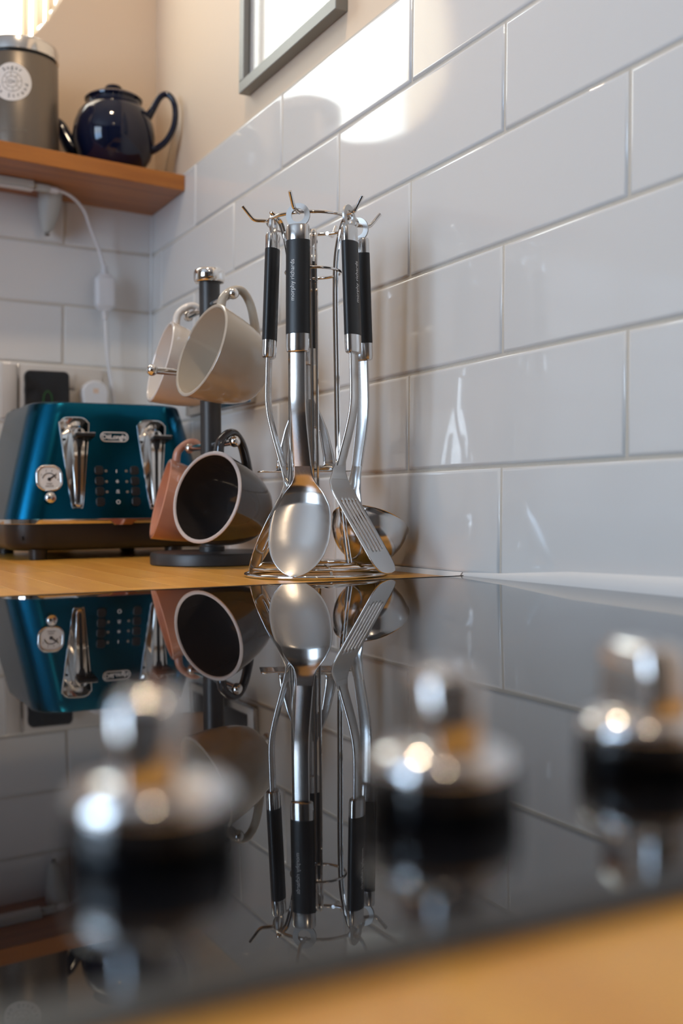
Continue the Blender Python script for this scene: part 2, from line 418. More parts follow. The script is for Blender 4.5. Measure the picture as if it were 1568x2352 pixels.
ob('glass_top', _h, HOBG, hob)
for a, b in (((HX0, HY0, 0), (HX1, HY0+.0105, .0004)), ((HX0, HY1-.0022, 0), (HX1, HY1, .0004)), ((HX0, HY0+.0105, 0), (HX0+.006, HY1-.0022, .0004))):
    ob('edge_trim', box2(a, b), SOFT, hob)
def knob(x, y, rz, label):
    t = thing('hob_knob', label, 'knob', (x, y, 0.0), (0, 0, rz), 'chrome knobs along the hob edge')
    ob('skirt', lathe([(.0168, .0002), (.0175, .0015), (.0175, .0070), (.0170, .0082)], 40), BLKGL, t)
    ob('collar', lathe([(.0168, .0082), (.0174, .0096), (.0172, .0120), (.0155, .0142), (.0120, .0158), (.0085, .0164)], 40), CHROME, t)
    rings = []
    for z, hx, hy in ((.0155, .0064, .0140), (.023, .0062, .0135), (.0305, .0066, .0125), (.0325, .0058, .0116), (.0331, .0046, .0104)):
        rings.append([(a, b, z) for a, b in rrect(hx, hy, .0032, 5)])
    ob('grip', loft(rings, angle=60), CHROME, t)
    ob('pointer', box2((-.0006, -.0085, .0330), (.0006, -.002, .0333)), DARKINK, t)
for xk, yk, rz, lb in ((-.5215, -1.6550, .42, 'chrome hob knob nearest the camera, left of the other two'), (-.4550, -1.6590, .30, 'chrome hob knob in the middle of the three'), (-.3870, -1.6510, .22, 'chrome hob knob at the right edge of the photo')):
    knob(xk, yk, -rz, lb)
ob('sealant', loft([[(0.0, y, -.001), (-.0045*k_-.001, y, -.001), (-.0042*k_-.001, y, .0030*k_), (-.0030*k_-.0004, y, .0090*k_), (-.0006, y, .0140*k_), (0.0, y, .0145*k_)] for y, k_ in ((-2.44, 1), (-1.7, 1), (-1.3, 1), (-1.15, .8), (-1.05, .35), (-.99, .2))]), SEAL, wr)
ob('sealant', loft([[(0.0, y, -.002), (-.0035, y, -.002), (-.0012, y, .0022), (0.0, y, .003)] for y in (-.988, -.01)]), SEAL, wr)
for i, (ya, yb) in enumerate(((-1.0, -.16), (-1.72, -1.01), (-2.4, -1.73), (-3.08, -2.41))):
    cb = thing('base_cabinet', ('grey base cabinet under the worktop by the toaster corner', 'grey base cabinet directly below the hob', 'grey base cabinet below the worktop behind the camera', 'grey base cabinet at the far end of the worktop')[i], 'cabinet', (0, 0, FLOOR), group='grey base cabinets')
    ob('carcass', box2((-.64, ya, .10), (-.03, yb, -FLOOR+WT-.0405)), CAB, cb)
    ob('plinth', box2((-.58, ya, .0), (-.05, yb, .0995)), CAB, cb)
    d = ob('door', box2((-.6605, ya+.002, .11), (-.6405, yb-.002, .845), .002), CAB, cb)
    ob('handle', tube([(-.661, ya+.06, .62), (-.69, ya+.06, .625), (-.69, ya+.06, .775), (-.661, ya+.06, .78)], .005, 8), STEELP, d)

# ------------------------------------------------------------------ toaster
TY, TK = -0.40, 0.163
toast = thing('toaster', 'teal four-slice toaster with chrome levers standing in the corner', 'toaster', (-0.1675, TY, WT))
ZB, ZT = 0.054, 0.2145                                    # body bottom and top above the worktop
def trect(z):
    t = (z-ZB)/(ZT-ZB)
    hx = .147-.040*t; yf = TK*(z-ZB); yb = .285-.022*t
    return hx, yf, yb
def tring(z, ins=0.0, r=None, zz=None):
    hx, yf, yb = trect(z); hx -= ins; yf += ins; yb -= ins
    hy = (yb-yf)/2; cy = (yb+yf)/2
    return [(a, cy+b, z if zz is None else zz) for a, b in rrect(hx, hy, (.046 if r is None else r)-ins*.5, 12)]
rings = [tring(ZB)] + [tring(ZB+(ZT-ZB)*i/8) for i in range(1, 8)]
rings += [tring(ZT-.0035, .0004), tring(ZT-.0012, .0018), tring(ZT-.0002, .004), tring(ZT, .007)]
body = ob('body', loft(rings), TEAL, toast)
ang = math.atan(TK)
FACE = Matrix.Translation((0, 0, ZB)) @ Matrix.Rotation(PI/2-ang, 4, 'X')   # face frame: x right, y up the slope, z out of the front
CU = 0.0185                                               # face features are centred on the toaster
def fpt(u, v, d=0.0): return FACE @ Vector((u-CU, v, d))
def on_face(name, me, m, parent, u, v, d=0.0, rz=0.0):
    return ob(name, xform(me, FACE @ Matrix.Translation((u-CU, v, d)) @ Matrix.Rotation(rz, 4, 'Z')), m, parent)
PAN = {'l': [(-.0565, .1270), (-.0555, .1335), (-.0510, .1385), (-.0440, .1403), (-.0290, .1405), (-.0222, .1385), (-.0180, .1335), (-.0172, .1270), (-.0240, .0700), (-.0305, .0190), (-.0335, .0165), (-.0420, .0165), (-.0450, .0190), (-.0510, .0700)]}
PAN['r'] = [(u+.1085, v-.0018) for u, v in PAN['l']]
cut = []
for s in 'lr':
    me = xform(plate([(u-CU, v) for u, v in PAN[s]], -.016, .02), FACE)
    c = bpy.data.objects.new('cut', me); COL.objects.link(c); c.parent = toast; cut.append(c)
    bo = body.modifiers.new('b', 'BOOLEAN'); bo.object = c; bo.operation = 'DIFFERENCE'; bo.solver = 'EXACT'
nm = mesh_from_eval(body); nm.set_sharp_from_angle(angle=math.radians(28)); body.modifiers.clear(); old = body.data; body.data = nm
for c in cut: bpy.data.objects.remove(c)
for s in 'lr':
    off = 0.0 if s == 'l' else .1085; dv = 0.0 if s == 'l' else -.0018
    # the chrome bay: a sheet falling from the left edge towards the slotted bar
    bm = bmesh.new(); rows = []
    for i in range(25):
        t = i/24; v = .0168+(.1402-.0168)*t
        ul = -.0445-.0118*t; ur = -.0310+.0136*t
        if t > .92:
            q = (t-.92)/.08; ul += .0075*q*q; ur -= .0060*q*q
        row = []
        for j in range(11):
            a = j/10
            dep = -.0125*min(1.0, a/.58)*min(1.0, (1-t)/.13)
            row.append(fpt(ul+(ur-ul)*a+off, v+dv, dep))
        rows.append(row)
    skin(bm, rows, False, False)
    bay = ob('lever_bay', finish(bm, True, 18), CHROME, toast)
    rim = [fpt(u, v, .0006) for u, v in PAN[s]]
    ob('bay_rim', tube(smooth_path(rim, 4, True), .0011, 6, True), CHROME, bay)
    # slotted bar
    def bar_ring(z, g): return [(a, b, z) for a, b in g]
    top, bot = .1272, .0172
    outl = []
    for i in range(9): a = PI*i/8; outl.append((.0081*math.cos(a), top-.0081+.0081*math.sin(a)))
    for i in range(9): a = PI+PI*i/8; outl.append((.0050*math.cos(a), bot+.0050+.0050*math.sin(a)))
    cx = -.0305
    bar = ob('lever_bar', xform(plate([(cx+x_+off-CU-(.0062*(.1272-y_)/.11), y_+dv) for x_, y_ in outl], -.014, .0035, .0015), FACE), CHROME, bay)
    sl = []
    for i in range(9): a = PI*i/8; sl.append((.0026*math.cos(a), .1225+.0026*math.sin(a)))
    for i in range(9): a = PI+PI*i/8; sl.append((.0020*math.cos(a), .0235+.0020*math.sin(a)))
    ob('slot', xform(plate([(cx+x_+off-CU-(.0062*(.1272-y_)/.11), y_+dv) for x_, y_ in sl], .0030, .00372), FACE), BLKPL, bay)
    lv = on_face('lever', box((0, 0, .008), (.0265, .0058, .022), .0016), BLKPL, toast, -.0262+off, .1132+dv)
    on_face('lever_stem', plate([(-.0042, .0), (.0042, .0), (.0026, -.0085), (.0012, -.0125), (-.0012, -.0125), (-.0026, -.0085)], 0, .005), BLKPL, lv, -.0312+off, .1105+dv, .0030)
    on_face('lever_edge', box((0, 0, .0185), (.0262, .0012, .0016), .0005), STEELP, lv, -.0262+off, .1156+dv)
# badge
bdg = on_face('badge', plate(rrect(.0198, .0068, .0066), 0, .0014, .0004), TEAL, toast, .0178, .1142)
on_face('badge_border', tube([(x_, y_, 0) for x_, y_ in rrect(.0190, .0062, .0060)], .0008, 6, True), INK, bdg, .0178, .1142, .0014)
on_face('lettering', text_mesh('DëLonghi', .0092, .0002, 'CENTER', .95, .00022), INK, bdg, .0178, .1140, .0016)
# dial
dl = on_face('dial', plate(rrect(.0150, .0152, .0105), 0, .0022, .0006), INK, toast, -.0742, .0562)
on_face('dial_rim', tube([(x_, y_, 0) for x_, y_ in rrect(.0160, .0162, .0115)], .0018, 8, True), CHROME, dl, -.0742, .0562, .0020)
on_face('gauge_arc', tube([(.0088*math.cos(a), -.0022+.0088*math.sin(a), 0) for a in [PI*(.06+.88*i/20) for i in range(21)]], .0006, 6), DARKINK, dl, -.0742, .0562, .0024)
on_face('needle', join([plate([(.0024*math.cos(2*PI*i/16), -.0018+.0024*math.sin(2*PI*i/16)) for i in range(16)], 0, .0004), plate([(.0, -.0030), (.0086, .0032), (.0096, .0052), (.0074, .0046), (-.0006, -.0008)], 0, .0004)]), DARKINK, dl, -.0742, .0562, .0024)
for tx, a in (('2', 2.62), ('3', 1.90), ('4', 1.24), ('5', .62), ('6', -.05)):
    on_face('numeral', text_mesh(tx, .0036, .0001), DARKINK, dl, -.0742+.0118*math.cos(a), .0562-.0014+.0114*math.sin(a), .0024)
on_face('lettering', text_mesh('TOAST', .0026, .0001), DARKINK, dl, -.0742, .0483, .0024)
on_face('lettering', text_mesh('COLOUR', .0026, .0001), DARKINK, dl, -.0742, .0452, .0024)
on_face('dial_knob', lathe([(.0075, 0), (.0080, .004), (.0072, .0075), (.005, .0092), (.0, .0098)], 28), CHROME, toast, -.0742, .0290)
# buttons, lights, icons
for u_, led in ((-.0061, .0037), (.0437, .0321)):
    for q, v in enumerate((.0674, .0526, .0383, .0238)):
        on_face('button', plate(rrect(.0062, .0062, .0042), 0, .0022, .0008), BLKPL, toast, u_, v)
        if q < 3: on_face('indicator_light', lathe([(.0019, 0), (.0019, .0005), (.0, .0006)], 14), GREYINK, toast, led, v-.0008)
_ic = [plate([(-.001, -.002), (.0002, -.002), (.0002, .0022), (-.001, .0022)], 0, .0003),
       join([plate([(-.0003, -.0026), (.0003, -.0026), (.0003, .0026), (-.0003, .0026)], 0, .0003)] + [xform(plate([(-.0003, -.0026), (.0003, -.0026), (.0003, .0026), (-.0003, .0026)], 0, .0003), Matrix.Rotation(a, 4, 'Z')) for a in (PI/3, -PI/3)]),
       join([plate([(-.0026, -.0022), (.0026, -.0022), (.0026, -.0016), (-.0026, -.0016)], 0, .0003)] + [plate([(k_-.0003, -.001), (k_+.0003, -.001), (k_+.0005, .0024), (k_-.0001, .0024)], 0, .0003) for k_ in (-.0014, 0, .0014)]),
       tube(circle((0, 0, 0), .0024, 20), .0005, 6, True)]
for me, v in zip(_ic, (.0662, .0520, .0380, .0234)): on_face('icon', me, INK, toast, .0187, v, .0002)
# chrome skirt band, black base, feet, crumb tray, slots
ob('chrome_band', loft([tring(ZB, -.0010, .046, ZB-.0055), tring(ZB, -.0014, .046, ZB-.005), tring(ZB, -.0014, .046, ZB+.0006), tring(ZB, -.0002, .046, ZB+.0012)]), CHROME, toast)
ob('base', loft([tring(ZB, .016, .046, .0125), tring(ZB, .006, .046, .0165), tring(ZB, .002, .046, .024), tring(ZB, .0012, .046, ZB-.0056)]), BLKPL, toast)
ob('crumb_tray', xform(plate([(-.020, .0), (.022, .0), (.0125, -.0075), (-.0110, -.0075)], -.001, .0035, .0008), Matrix.Translation((.004, -.0012, ZB-.0005)) @ Matrix.Rotation(PI/2, 4, 'X')), CHROME, toast)
for fx_, fy_ in ((-.105, .024), (.085, .024), (-.105, .25), (.085, .25)):
    ob('foot', lathe([(.0105, .0), (.0115, .001), (.0125, .014)], 20), BLKPL, toast, (fx_, fy_, 0))
for sx in (-.062, .062):
    for sy in (.10, .19): ob('toast_slot', box((sx, sy, ZT+.0002), (.085, .026, .0008), .0003), BLKPL, toast)
for i in range(6): ob('vent', box((-.128+i*.006, .0105-i*.0013+.0, .030), (.0018, .003, .006), .0004), SOFT, toast)

# ------------------------------------------------------------------ mug tree
VR = Vector((0.8869, -0.4619, 0)).normalized(); VT = Vector((-0.4619, -0.8869, 0)).normalized(); VU = Vector((0, 0, 1))
MTX, MTY = -0.1115, -0.6073
mt = thing('mug_tree', 'dark grey mug stand with chrome arms and round base by the toaster', 'mug stand', (MTX, MTY, WT))
ob('base', lathe([(.0735, .0), (.0750, .0012), (.0750, .0125), (.0738, .0145), (.070, .0152), (.0, .0152)], 64), GUN, mt)
ob('collar', lathe([(.0155, .0152), (.0155, .021), (.0135, .0225)], 32), GUN, mt)
ob('pole', lathe([(.0127, .015), (.0127, .345)], 32), GUN, mt)
ob('finial', lathe([(.0130, .343), (.0175, .3435), (.0190, .3455), (.0190, .3555), (.0175, .3585), (.015, .3600), (.0, .3602)], 40), CHROME, mt)
dA = (VR*.437+VT*.90).normalized(); dB = (VR*-.74+VT*.67).normalized()
for d, z in ((dA, .3157), (-dA, .3157), (dB, .2306), (-dB, .2306), (dA, .145), (-dA, .145)):
    a = ob('arm', tube([d*.010+VU*z, d*.079+VU*z], .0042, 12), CHROME, mt)
    ob('ball_end', xform(lathe([(.0067*math.sin(PI*i/10), -.0067*math.cos(PI*i/10)) for i in range(11)], 20, False), Matrix.Translation(d*.083+VU*z)), CHROME, a)

def mug(label, rim_c, n, R, L, body_m, in_m, rim_m, hh=.0295, h0=.009, h1=.058):
    """mug with its mouth centred at rim_c, mouth facing n; handle towards the top"""
    n = n.normalized(); e = (VU - n*VU.dot(n)).normalized(); s = e.cross(n)
    base = rim_c - n*L
    M = Matrix(((s.x, e.x, n.x, base.x), (s.y, e.y, n.y, base.y), (s.z, e.z, n.z, base.z), (0, 0, 0, 1)))
    t = thing('mug', label, 'mug', base, group='mugs hanging on the mug stand')
    t.matrix_world = M                       # local z = mouth direction, local y = handle side
    P = [(0, .50), (.03, .57), (.10, .665), (.25, .775), (.45, .87), (.65, .93), (.85, .975), (.975, 1.0)]
    outer = [(.0005, .002), (R*.44, .002), (R*.50, 0)] + [(R*b, L*a) for a, b in P]
    ob('body', lathe(outer, 48, False), body_m, t)
    th = .0042
    inner = [(max(.001, R*b-th), L*a+(.006 if a < .2 else 0)) for a, b in P]
    inner[-1] = (R-th, L*.985)
    ob('inside', lathe([(.001, .006)] + inner, 48, False), in_m, t)
    ob('rim', lathe([(R*1.0, L*.972), (R*1.003, L*.985), (R-.0008, L*.997), (R-.0021, L), (R-.0035, L*.997), (R-th-.0002, L*.983), (R-th, L*.972)], 48, False), rim_m, t)
    def rad(z):
        a = z/L
        for (a0, b0), (a1, b1) in zip(P[:-1], P[1:]):
            if a0 <= a <= a1: return R*(b0+(b1-b0)*(a-a0)/(a1-a0))
        return R
    za, zb = L-h0, L-h1
    pts = [(0, rad(za)-.003, za), (0, rad(za)+hh*.45, za+.001), (0, rad(za)+hh*.92, za-.009), (0, rad(za)+hh, za-.020), (0, (rad(za)+rad(zb))/2+hh*.86, (za+zb)/2-.009), (0, rad(zb)+hh*.45, zb+.004), (0, rad(zb)-.004, zb-.004)]
    path = smooth_path(pts, 6); k = len(path)
    ob('handle', tube(path, [.0062+.0012*abs(2*i/(k-1)-1)**3 for i in range(k)], 12, False, (1, 0, 0), [.0046+.0010*abs(2*i/(k-1)-1)**3 for i in range(k)]), body_m, t)
    return t
def dirn(toward, left, up): return VT*toward - VR*left + VU*up
mug('beige mug hanging from the upper arm, mouth towards the viewer', Vector((-.1545, -.6899, .2469)), dirn(.51, .80, .324), .0565, .078, MUG_BEIGE, MUG_BEIGE, MUG_BEIGE)
mug('white mug on the upper arm, half hidden behind the beige mug', Vector((-.1502, -.5286, .2530)), dirn(.356, .90, .26), .0530, .082, MUG_WHITE, MUG_WHITE, MUG_WHITE)
mug('dark grey mug with a pale rim, hanging low on the stand', Vector((-.1522, -.6959, .0793)), dirn(.755, .62, .243), .0540, .082, MUG_GREY, MUG_GREY, RIMW)
mug('salmon pink mug on the lower arm, half hidden behind the grey mug', Vector((-.1454, -.5101, .0788)), dirn(.255, .93, .25), .0530, .082, MUG_PINK, MUG_PINK, MUG_PINK)

# ------------------------------------------------------------------ utensil stand and utensils
SX, SY = -0.1047, -0.8814
PHI0 = math.radians(-16)
def hdir(k):
    a = PHI0+k*PI/3; return (VT*math.cos(a)+VR*math.sin(a)).normalized()
us = thing('utensil_stand', 'chrome wire carousel stand holding the kitchen utensils', 'utensil stand', (SX, SY, WT))
WR = .0017
ob('base_ring', tube(circle((0, 0, .0022), .070, 64), .0022, 10, True), CHROME, us)
ob('base_ring', tube(circle((0, 0, .0085), .064, 64), .0019, 10, True), CHROME, us)
ob('base_ring', tube(circle((0, 0, .0120), .040, 48), .0017, 10, True), CHROME, us)
for k in range(3):
    d = hdir(k*2+.5); ob('base_spoke', tube([d*.0400+VU*.0120, d*.056+VU*.0115, d*.066+VU*.0060, d*.070+VU*.0030], .0017, 8), CHROME, us)
TZ = .3535
ob('top_ring', tube(circle((0, 0, TZ), .045, 64), WR, 10, True), CHROME, us)
ob('middle_ring', tube(circle((0, 0, .304), .0275, 48), .0015, 10, True), CHROME, us)
for k in (0, 1, 2, 2.95, 3.47, 5):
    d = hdir(k); ob('hook', tube(smooth_path([d*.043+VU*TZ, d*.050+VU*TZ, d*.0570+VU*TZ, d*.0598+VU*(TZ+.0009), d*.0618+VU*(TZ+.0027), d*.0662+VU*(TZ+.0080), d*.0705+VU*(TZ+.0132)], 4), .0019, 10), CHROME, us)
for k in (0, 1, 2):
    d = hdir(k*2+1.27); s = d.cross(VU)
    bm = bmesh.new()
    for q in (-1, 1):
        o = s*(.0026*q)
        add_tube(bm, smooth_path([d*.0385+o*1.3+VU*.012, d*.033+o+VU*.05, d*.0275+o+VU*.11, d*.0262+o+VU*.20, d*.0262+o+VU*.304, d*.034+o+VU*.345, d*.0415+o+VU*(TZ+.001)], 8), .0016, 8)
    add_tube(bm, smooth_path([d*.0415-s*.0026+VU*(TZ+.001), d*.045-s*.0015+VU*(TZ+.004), d*.0465+VU*(TZ+.005), d*.045+s*.0015+VU*(TZ+.004), d*.0415+s*.0026+VU*(TZ+.001)], 4), .0016, 8)
    ob('upright', finish(bm), CHROME, us)

def oval(hx, hy, z, n=24, ey=0.0): return [(hx*math.cos(2*PI*i/n), ey+hy*math.sin(2*PI*i/n), z) for i in range(n)]
def handle_parts(t, lettering):
    a, b = .0117, .0068
    # hanging washer
    th = .0010
    rings = [[(r_*math.cos(2*PI*i/32), y_, .0+r_*math.sin(2*PI*i/32)) for i in range(32)] for r_, y_ in ((.0066, -th), (.0118, -th), (.0118, th), (.0066, th))]
    ob('hanging_ring', loft(rings, True, False, True), STEELM, t)
    ob('ferrule', loft([oval(a*.75, b*.7, -.0090), oval(a*.93, b*.9, -.0096), oval(a, b, -.0115), oval(a, b, -.0245)]), STEELP, t)
    g = ob('grip', loft([oval(a*1.01, b*1.02, -.0245), oval(a*1.02, b*1.03, -.0255), oval(a*1.02, b*1.03, -.1140), oval(a*1.01, b*1.02, -.1150)]), SOFT, t)
    ob('ferrule', loft([oval(a, b, -.1150), oval(a, b, -.1280), oval(a*.95, b*.92, -.1315), oval(a*.78, b*.75, -.1325)]), STEELP, t)
    if lettering:
        me = text_mesh('morphy richards', .0060, .00005, 'CENTER', 1.0, .00003)
        # run the words up the handle and wrap them on the oval
        xform(me, Matrix.Rotation(PI/2, 4, 'Z'))
        for v in me.vertices:
            x_ = -v.co.x + lettering; h_ = v.co.z
            v.co = Vector((x_, b*1.03*math.sqrt(max(0, 1-(x_/(a*1.02))**2))+.0003+h_, -.0640+v.co.y))
        for v in me.vertices: v.co.x = v.co.x
        ob('lettering', me, INK, g)
def stem_mesh(pts, hw, th):
    """flat bar along (o, z) points with half widths hw"""
    rings = []
    for i, ((o, z), w_) in enumerate(zip(pts, hw)):
        a = pts[max(0, i-1)]; b = pts[min(len(pts)-1, i+1)]
        T = Vector((b[0]-a[0], b[1]-a[1])).normalized(); nx, nz = -T.y, T.x
        rings.append([(x_, o+nx*y_, z+nz*y_) for x_, y_ in rrect(w_, th, th*.8, 2)])
    return loft(rings, angle=60)
def interp(tab, x_):
    for (a, b), (c, d) in zip(tab[:-1], tab[1:]):
        if (a-x_)*(c-x_) <= 0 and a != c: return b+(d-b)*(x_-a)/(c-a)
    return tab[-1][1] if abs(x_-tab[-1][0]) < abs(x_-tab[0][0]) else tab[0][1]
CL = [(-.130, 0), (-.1695, -.0006), (-.185, -.0022), (-.196, -.0046), (-.211, -.0090), (-.2263, -.0141), (-.240, -.0186), (-.252, -.0222), (-.260, -.0236), (-.268, -.0222), (-.280, -.0178), (-.348, .0115)]
BW = [(-.236, .0086), (-.241, .0089), (-.250, .0098), (-.257, .0125), (-.263, .0178), (-.2686, .0218), (-.279, .0274), (-.288, .0298), (-.297, .0309), (-.306, .0310), (-.315, .0303), (-.3267, .0268), (-.333, .0232), (-.3386, .0186), (-.3432, .0130), (-.3462, .0075), (-.348, .0004)]
def grid_obj(name, rows, m, parent, skip=None, th=.0013, sub=1):
    bm = bmesh.new(); R = [[bm.verts.new(p) for p in r] for r in rows]
    for i in range(len(R)-1):
        for j in range(len(R[0])-1):
            if skip and skip(i, j): continue
            bm.faces.new((R[i][j], R[i][j+1], R[i+1][j+1], R[i+1][j]))
    for v in [v for v in bm.verts if not v.link_faces]: bm.verts.remove(v)
    me = finish(bm, True, 80); o = ob(name, me, m, parent)
    so = o.modifiers.new('thick', 'SOLIDIFY'); so.thickness = th; so.offset = 0
    if sub: ss = o.modifiers.new('sub', 'SUBSURF'); ss.levels = sub; ss.render_levels = sub
    return o
def spoon_rows(depth, zs, us_):
    rows = []
    for z in zs:
        w_ = interp(BW, z); o = interp(CL, z)
        f = max(0.0, min(1.0, (-.250-z)/.03)); g = max(0.0, min(1.0, (z+.349)/.03)); dp = depth*f*math.sin(min(1, g)*PI/2)
        rows.append([(w_*u_, o-dp*(1-u_*u_)*.92*1.0, z+dp*(1-u_*u_)*.38) for u_ in us_])
    return rows
def place_utensil(name, label, k, lean, face=0.0, lettering=0.0, rho=.0470):
    d = hdir(k)
    hp = Vector((SX, SY, WT)) + d*rho + VU*(TZ-.0037)
    yaw = math.atan2(d.y, d.x) - PI/2 + face
    t = thing(name, label, 'utensil', hp, group='steel utensils on the chrome stand')
    t.matrix_world = Matrix.Translation(hp) @ Matrix.Rotation(yaw, 4, 'Z') @ Matrix.Rotation(lean, 4, 'X')
    handle_parts(t, lettering)
    return t
STEM = [(o, z) for z, o in CL if z >= -.2405]
def std_stem(t, w0=.0078, w1=.0088, th=.0016):
    P = smooth_path([(o, z, 0) for o, z in STEM], 4); pts = [(p.x, p.y) for p in P]
    return ob('stem', stem_mesh(pts, [w0+(w1-w0)*max(0, (-.20-p[1])/.04) for p in pts], th), STEEL, t)
LEAN = 0.045
sp = place_utensil('serving_spoon', 'solid steel serving spoon at the front of the stand, bowl facing the camera', 0, LEAN*.9, 0.06, .0036)
std_stem(sp)
zs = [-.236-.112*i/44 for i in range(45)]; us9 = [-1+2*j/16 for j in range(17)]
grid_obj('bowl', spoon_rows(.0105, zs, us9), STEEL, sp)
sl = place_utensil('slotted_spoon', 'slotted steel spoon seen edge-on at the left of the stand', 5, LEAN, -0.46, 0.0, .0400)
std_stem(sl)
us13 = [-1+2*j/18 for j in range(19)]
grid_obj('bowl', spoon_rows(.0070, zs, us13), STEELP, sl, skip=lambda i, j: 29 <= i <= 34 and j in (5, 9, 13))
tn = place_utensil('slotted_turner', 'slotted steel turner hanging on the right side of the spoon', 1, LEAN*.6, 0.30, .0012, .0520)
std_stem(tn, .0072, .0080)
CT = [(-.236, -.0174), (-.245, -.0200), (-.254, -.0205), (-.262, -.0180), (-.272, -.0125), (-.346, .0310)]
BT = [(-.236, .0086), (-.246, .0125), (-.256, .0190), (-.265, .0218), (-.280, .0222), (-.330, .0222), (-.337, .0208), (-.342, .0175), (-.345, .0120), (-.346, .0030)]
ue = [-1.0, -.92]
for q in (-.64, -.32, 0, .32, .64): ue += [q-.062, q+.062] if q > -.64 else [-.78, q-.062, q+.062]
ue += [.78, .92, 1.0]
rows = [[(interp(BT, z)*u_, interp(CT, z), z) for u_ in ue] for z in [-.236-.110*i/55 for i in range(56)]]
_sj = {j: abs(ue[j]+.062) for j in range(len(ue)-1) if abs(ue[j+1]-ue[j]-.124) < 1e-6}
grid_obj('blade', rows, STEELP, tn, skip=lambda i, j: j in _sj and 19+int(_sj[j]*1.5) <= i <= 43-int(_sj[j]*2.5), th=.0014, sub=0)
ld = place_utensil('ladle', 'steel soup ladle hanging nearest the tiled wall, round bowl', 2, .05, 0.80)
std_stem(ld, .0070, .0060)
_lb = [(.0395*math.cos(a), -.0395*math.sin(a)*1.08) for a in [PI/2*(1-i/12) for i in range(13)]]
bw_ = lathe([(max(.0005, r_), z_) for r_, z_ in _lb] + [(.0405, .0008), (.0388, .0008)] + [(max(.0004, r_-.0016), z_+.0014) for r_, z_ in _lb[::-1]], 44, False, 60)
ob('bowl', xform(bw_, Matrix.Translation((0, .0055, -.2995)) @ Matrix.Rotation(-.55, 4, 'X')), STEELP, ld)
ob('neck', stem_mesh([(-.0186, -.239), (-.0225, -.250), (-.0262, -.264), (-.0287, -.2775), (-.0292, -.2880)], [.0060, .0066, .0080, .0100, .0090], .0011), STEELP, ld)
ms = place_utensil('masher', 'steel potato masher at the back of the stand with slotted foot', 3.47, .02, -0.1)
P3 = smooth_path([(0, -.130, 0), (0, -.15, 0), (0, -.168, 0)], 4)
ob('stem', stem_mesh([(p.x, p.y) for p in P3], [.0075]*len(P3), .0014), STEELP, ms)
MW = [(-.158, .0075), (-.167, .0085), (-.175, .0125), (-.187, .0175), (-.200, .0228), (-.227, .0298), (-.238, .0310), (-.243, .0312)]
zz = [-.160-.083*i/30 for i in range(31)]
def mrow(z):
    q = max(0.0, (-.234-z)/.009); return .0060*q*q
um = [-1, -.9, -.8, -.7, -.6, -.52, -.44, -.30, -.15, 0, .15, .30, .44, .52, .60, .70, .80, .90, 1]
grid_obj('support', [[(interp(MW, z)*u_, mrow(z), z) for u_ in um] for z in zz], STEELP, ms, skip=lambda i, j: 14 <= i <= 27 and j in (4, 5, 12, 13), th=.0014, sub=0)
rows = [[((-.050+.100*j/20), -.020+.044*i/16, -.2436) for j in range(21)] for i in range(17)]
grid_obj('foot_plate', rows, STEELP, ms, skip=lambda i, j: (i in (3, 4, 7, 8, 11, 12) and j % 4 in (1, 2) and 1 <= j <= 18), th=.0014, sub=0)

# ------------------------------------------------------------------ shelf and what stands on it
SHZ, SHR = 0.607, 0.042
def shz(x): return SHZ - x*math.tan(SHR) + .0004
sh = thing('wall_shelf', 'thick oak wall shelf above the toaster in the corner', 'shelf', (0, 0, SHZ-.0255), (0, SHR, 0))
ob('board', loft([[(x, -.0005, .0004), (x, -.0005, .0255), (x, f+.0008, .0255), (x, f, .0247), (x, f, .0008), (x, f+.0008, 0), (x, -.0009, 0)] for x, f in ((-.80, -.196), (-.40, -.184), (.0115, -.1723))], True, True, False, 20), OAKS, sh)
for bx in (-.174, -.62):
    bk = ob('bracket', loft([[(bx+a*.0185*k_, -.035+b*.030*k_+q*.012, -.0005-q*.062) for a, b in rrect(1, 1, .8, 5)] for q, k_ in ((0, 1.0), (.25, .95), (.6, .72), (.9, .45), (1, .25))]), CLEARPL, sh)
    ob('screw', xform(lathe([(.0045, 0), (.0040, -.0025), (.0, -.003)], 14), Matrix.Translation((bx, -.022, -.0645))), GREYINK, bk)
led = thing('light_strip', 'white plastic light strip fixed below the shelf', 'light strip', (0, -.085, SHZ-.0258), (0, SHR, 0))
ob('channel', box2((-.60, -.011, -.0125), (-.2120, .011, -.0002), .002), CLEARPL, led)
ob('lens', box2((-.60, -.008, -.0150), (-.2125, .008, -.0126), .001), WHITEPL, led)
ob('connector', box2((-.2118, -.0065, -.0125), (-.186, .0065, -.003), .0015), CLEARPL, led)
ob('end_plug', xform(lathe([(.0055, 0), (.0055, .012), (.003, .016)], 14), Matrix.Translation((-.186, 0, -.008)) @ Matrix.Rotation(PI/2, 4, 'Y')), WHITEPL, led)
cable = thing('power_cable', 'white power cable with inline box hanging down the tiles to the plug', 'cable', (-.08, -.03, .43))
def rel(p): return (p[0]+.08, p[1]+.03, p[2]-.43)
cp = smooth_path([rel(q) for q in ((-.172, -.085, .5815), (-.150, -.076, .5775), (-.125, -.058, .5635), (-.108, -.042, .535), (-.0925, -.032, .506), (-.0845, -.030, .480), (-.0825, -.030, .462))], 6)
ob('cord', tube(cp, .0028, 10), WHITEPL, cable)
bx_ = loft([[(a, b, z) for a, b in rrect(.0168*k_, .0105*k_, .006, 4)] for z, k_ in ((-.0315, .55), (-.0235, .98), (-.02, 1.0), (.02, 1.0), (.0235, .98), (.0315, .55))])
ob('inline_box', bx_, WHITEPL, cable, rel((-.0815, -.0285, .433)))
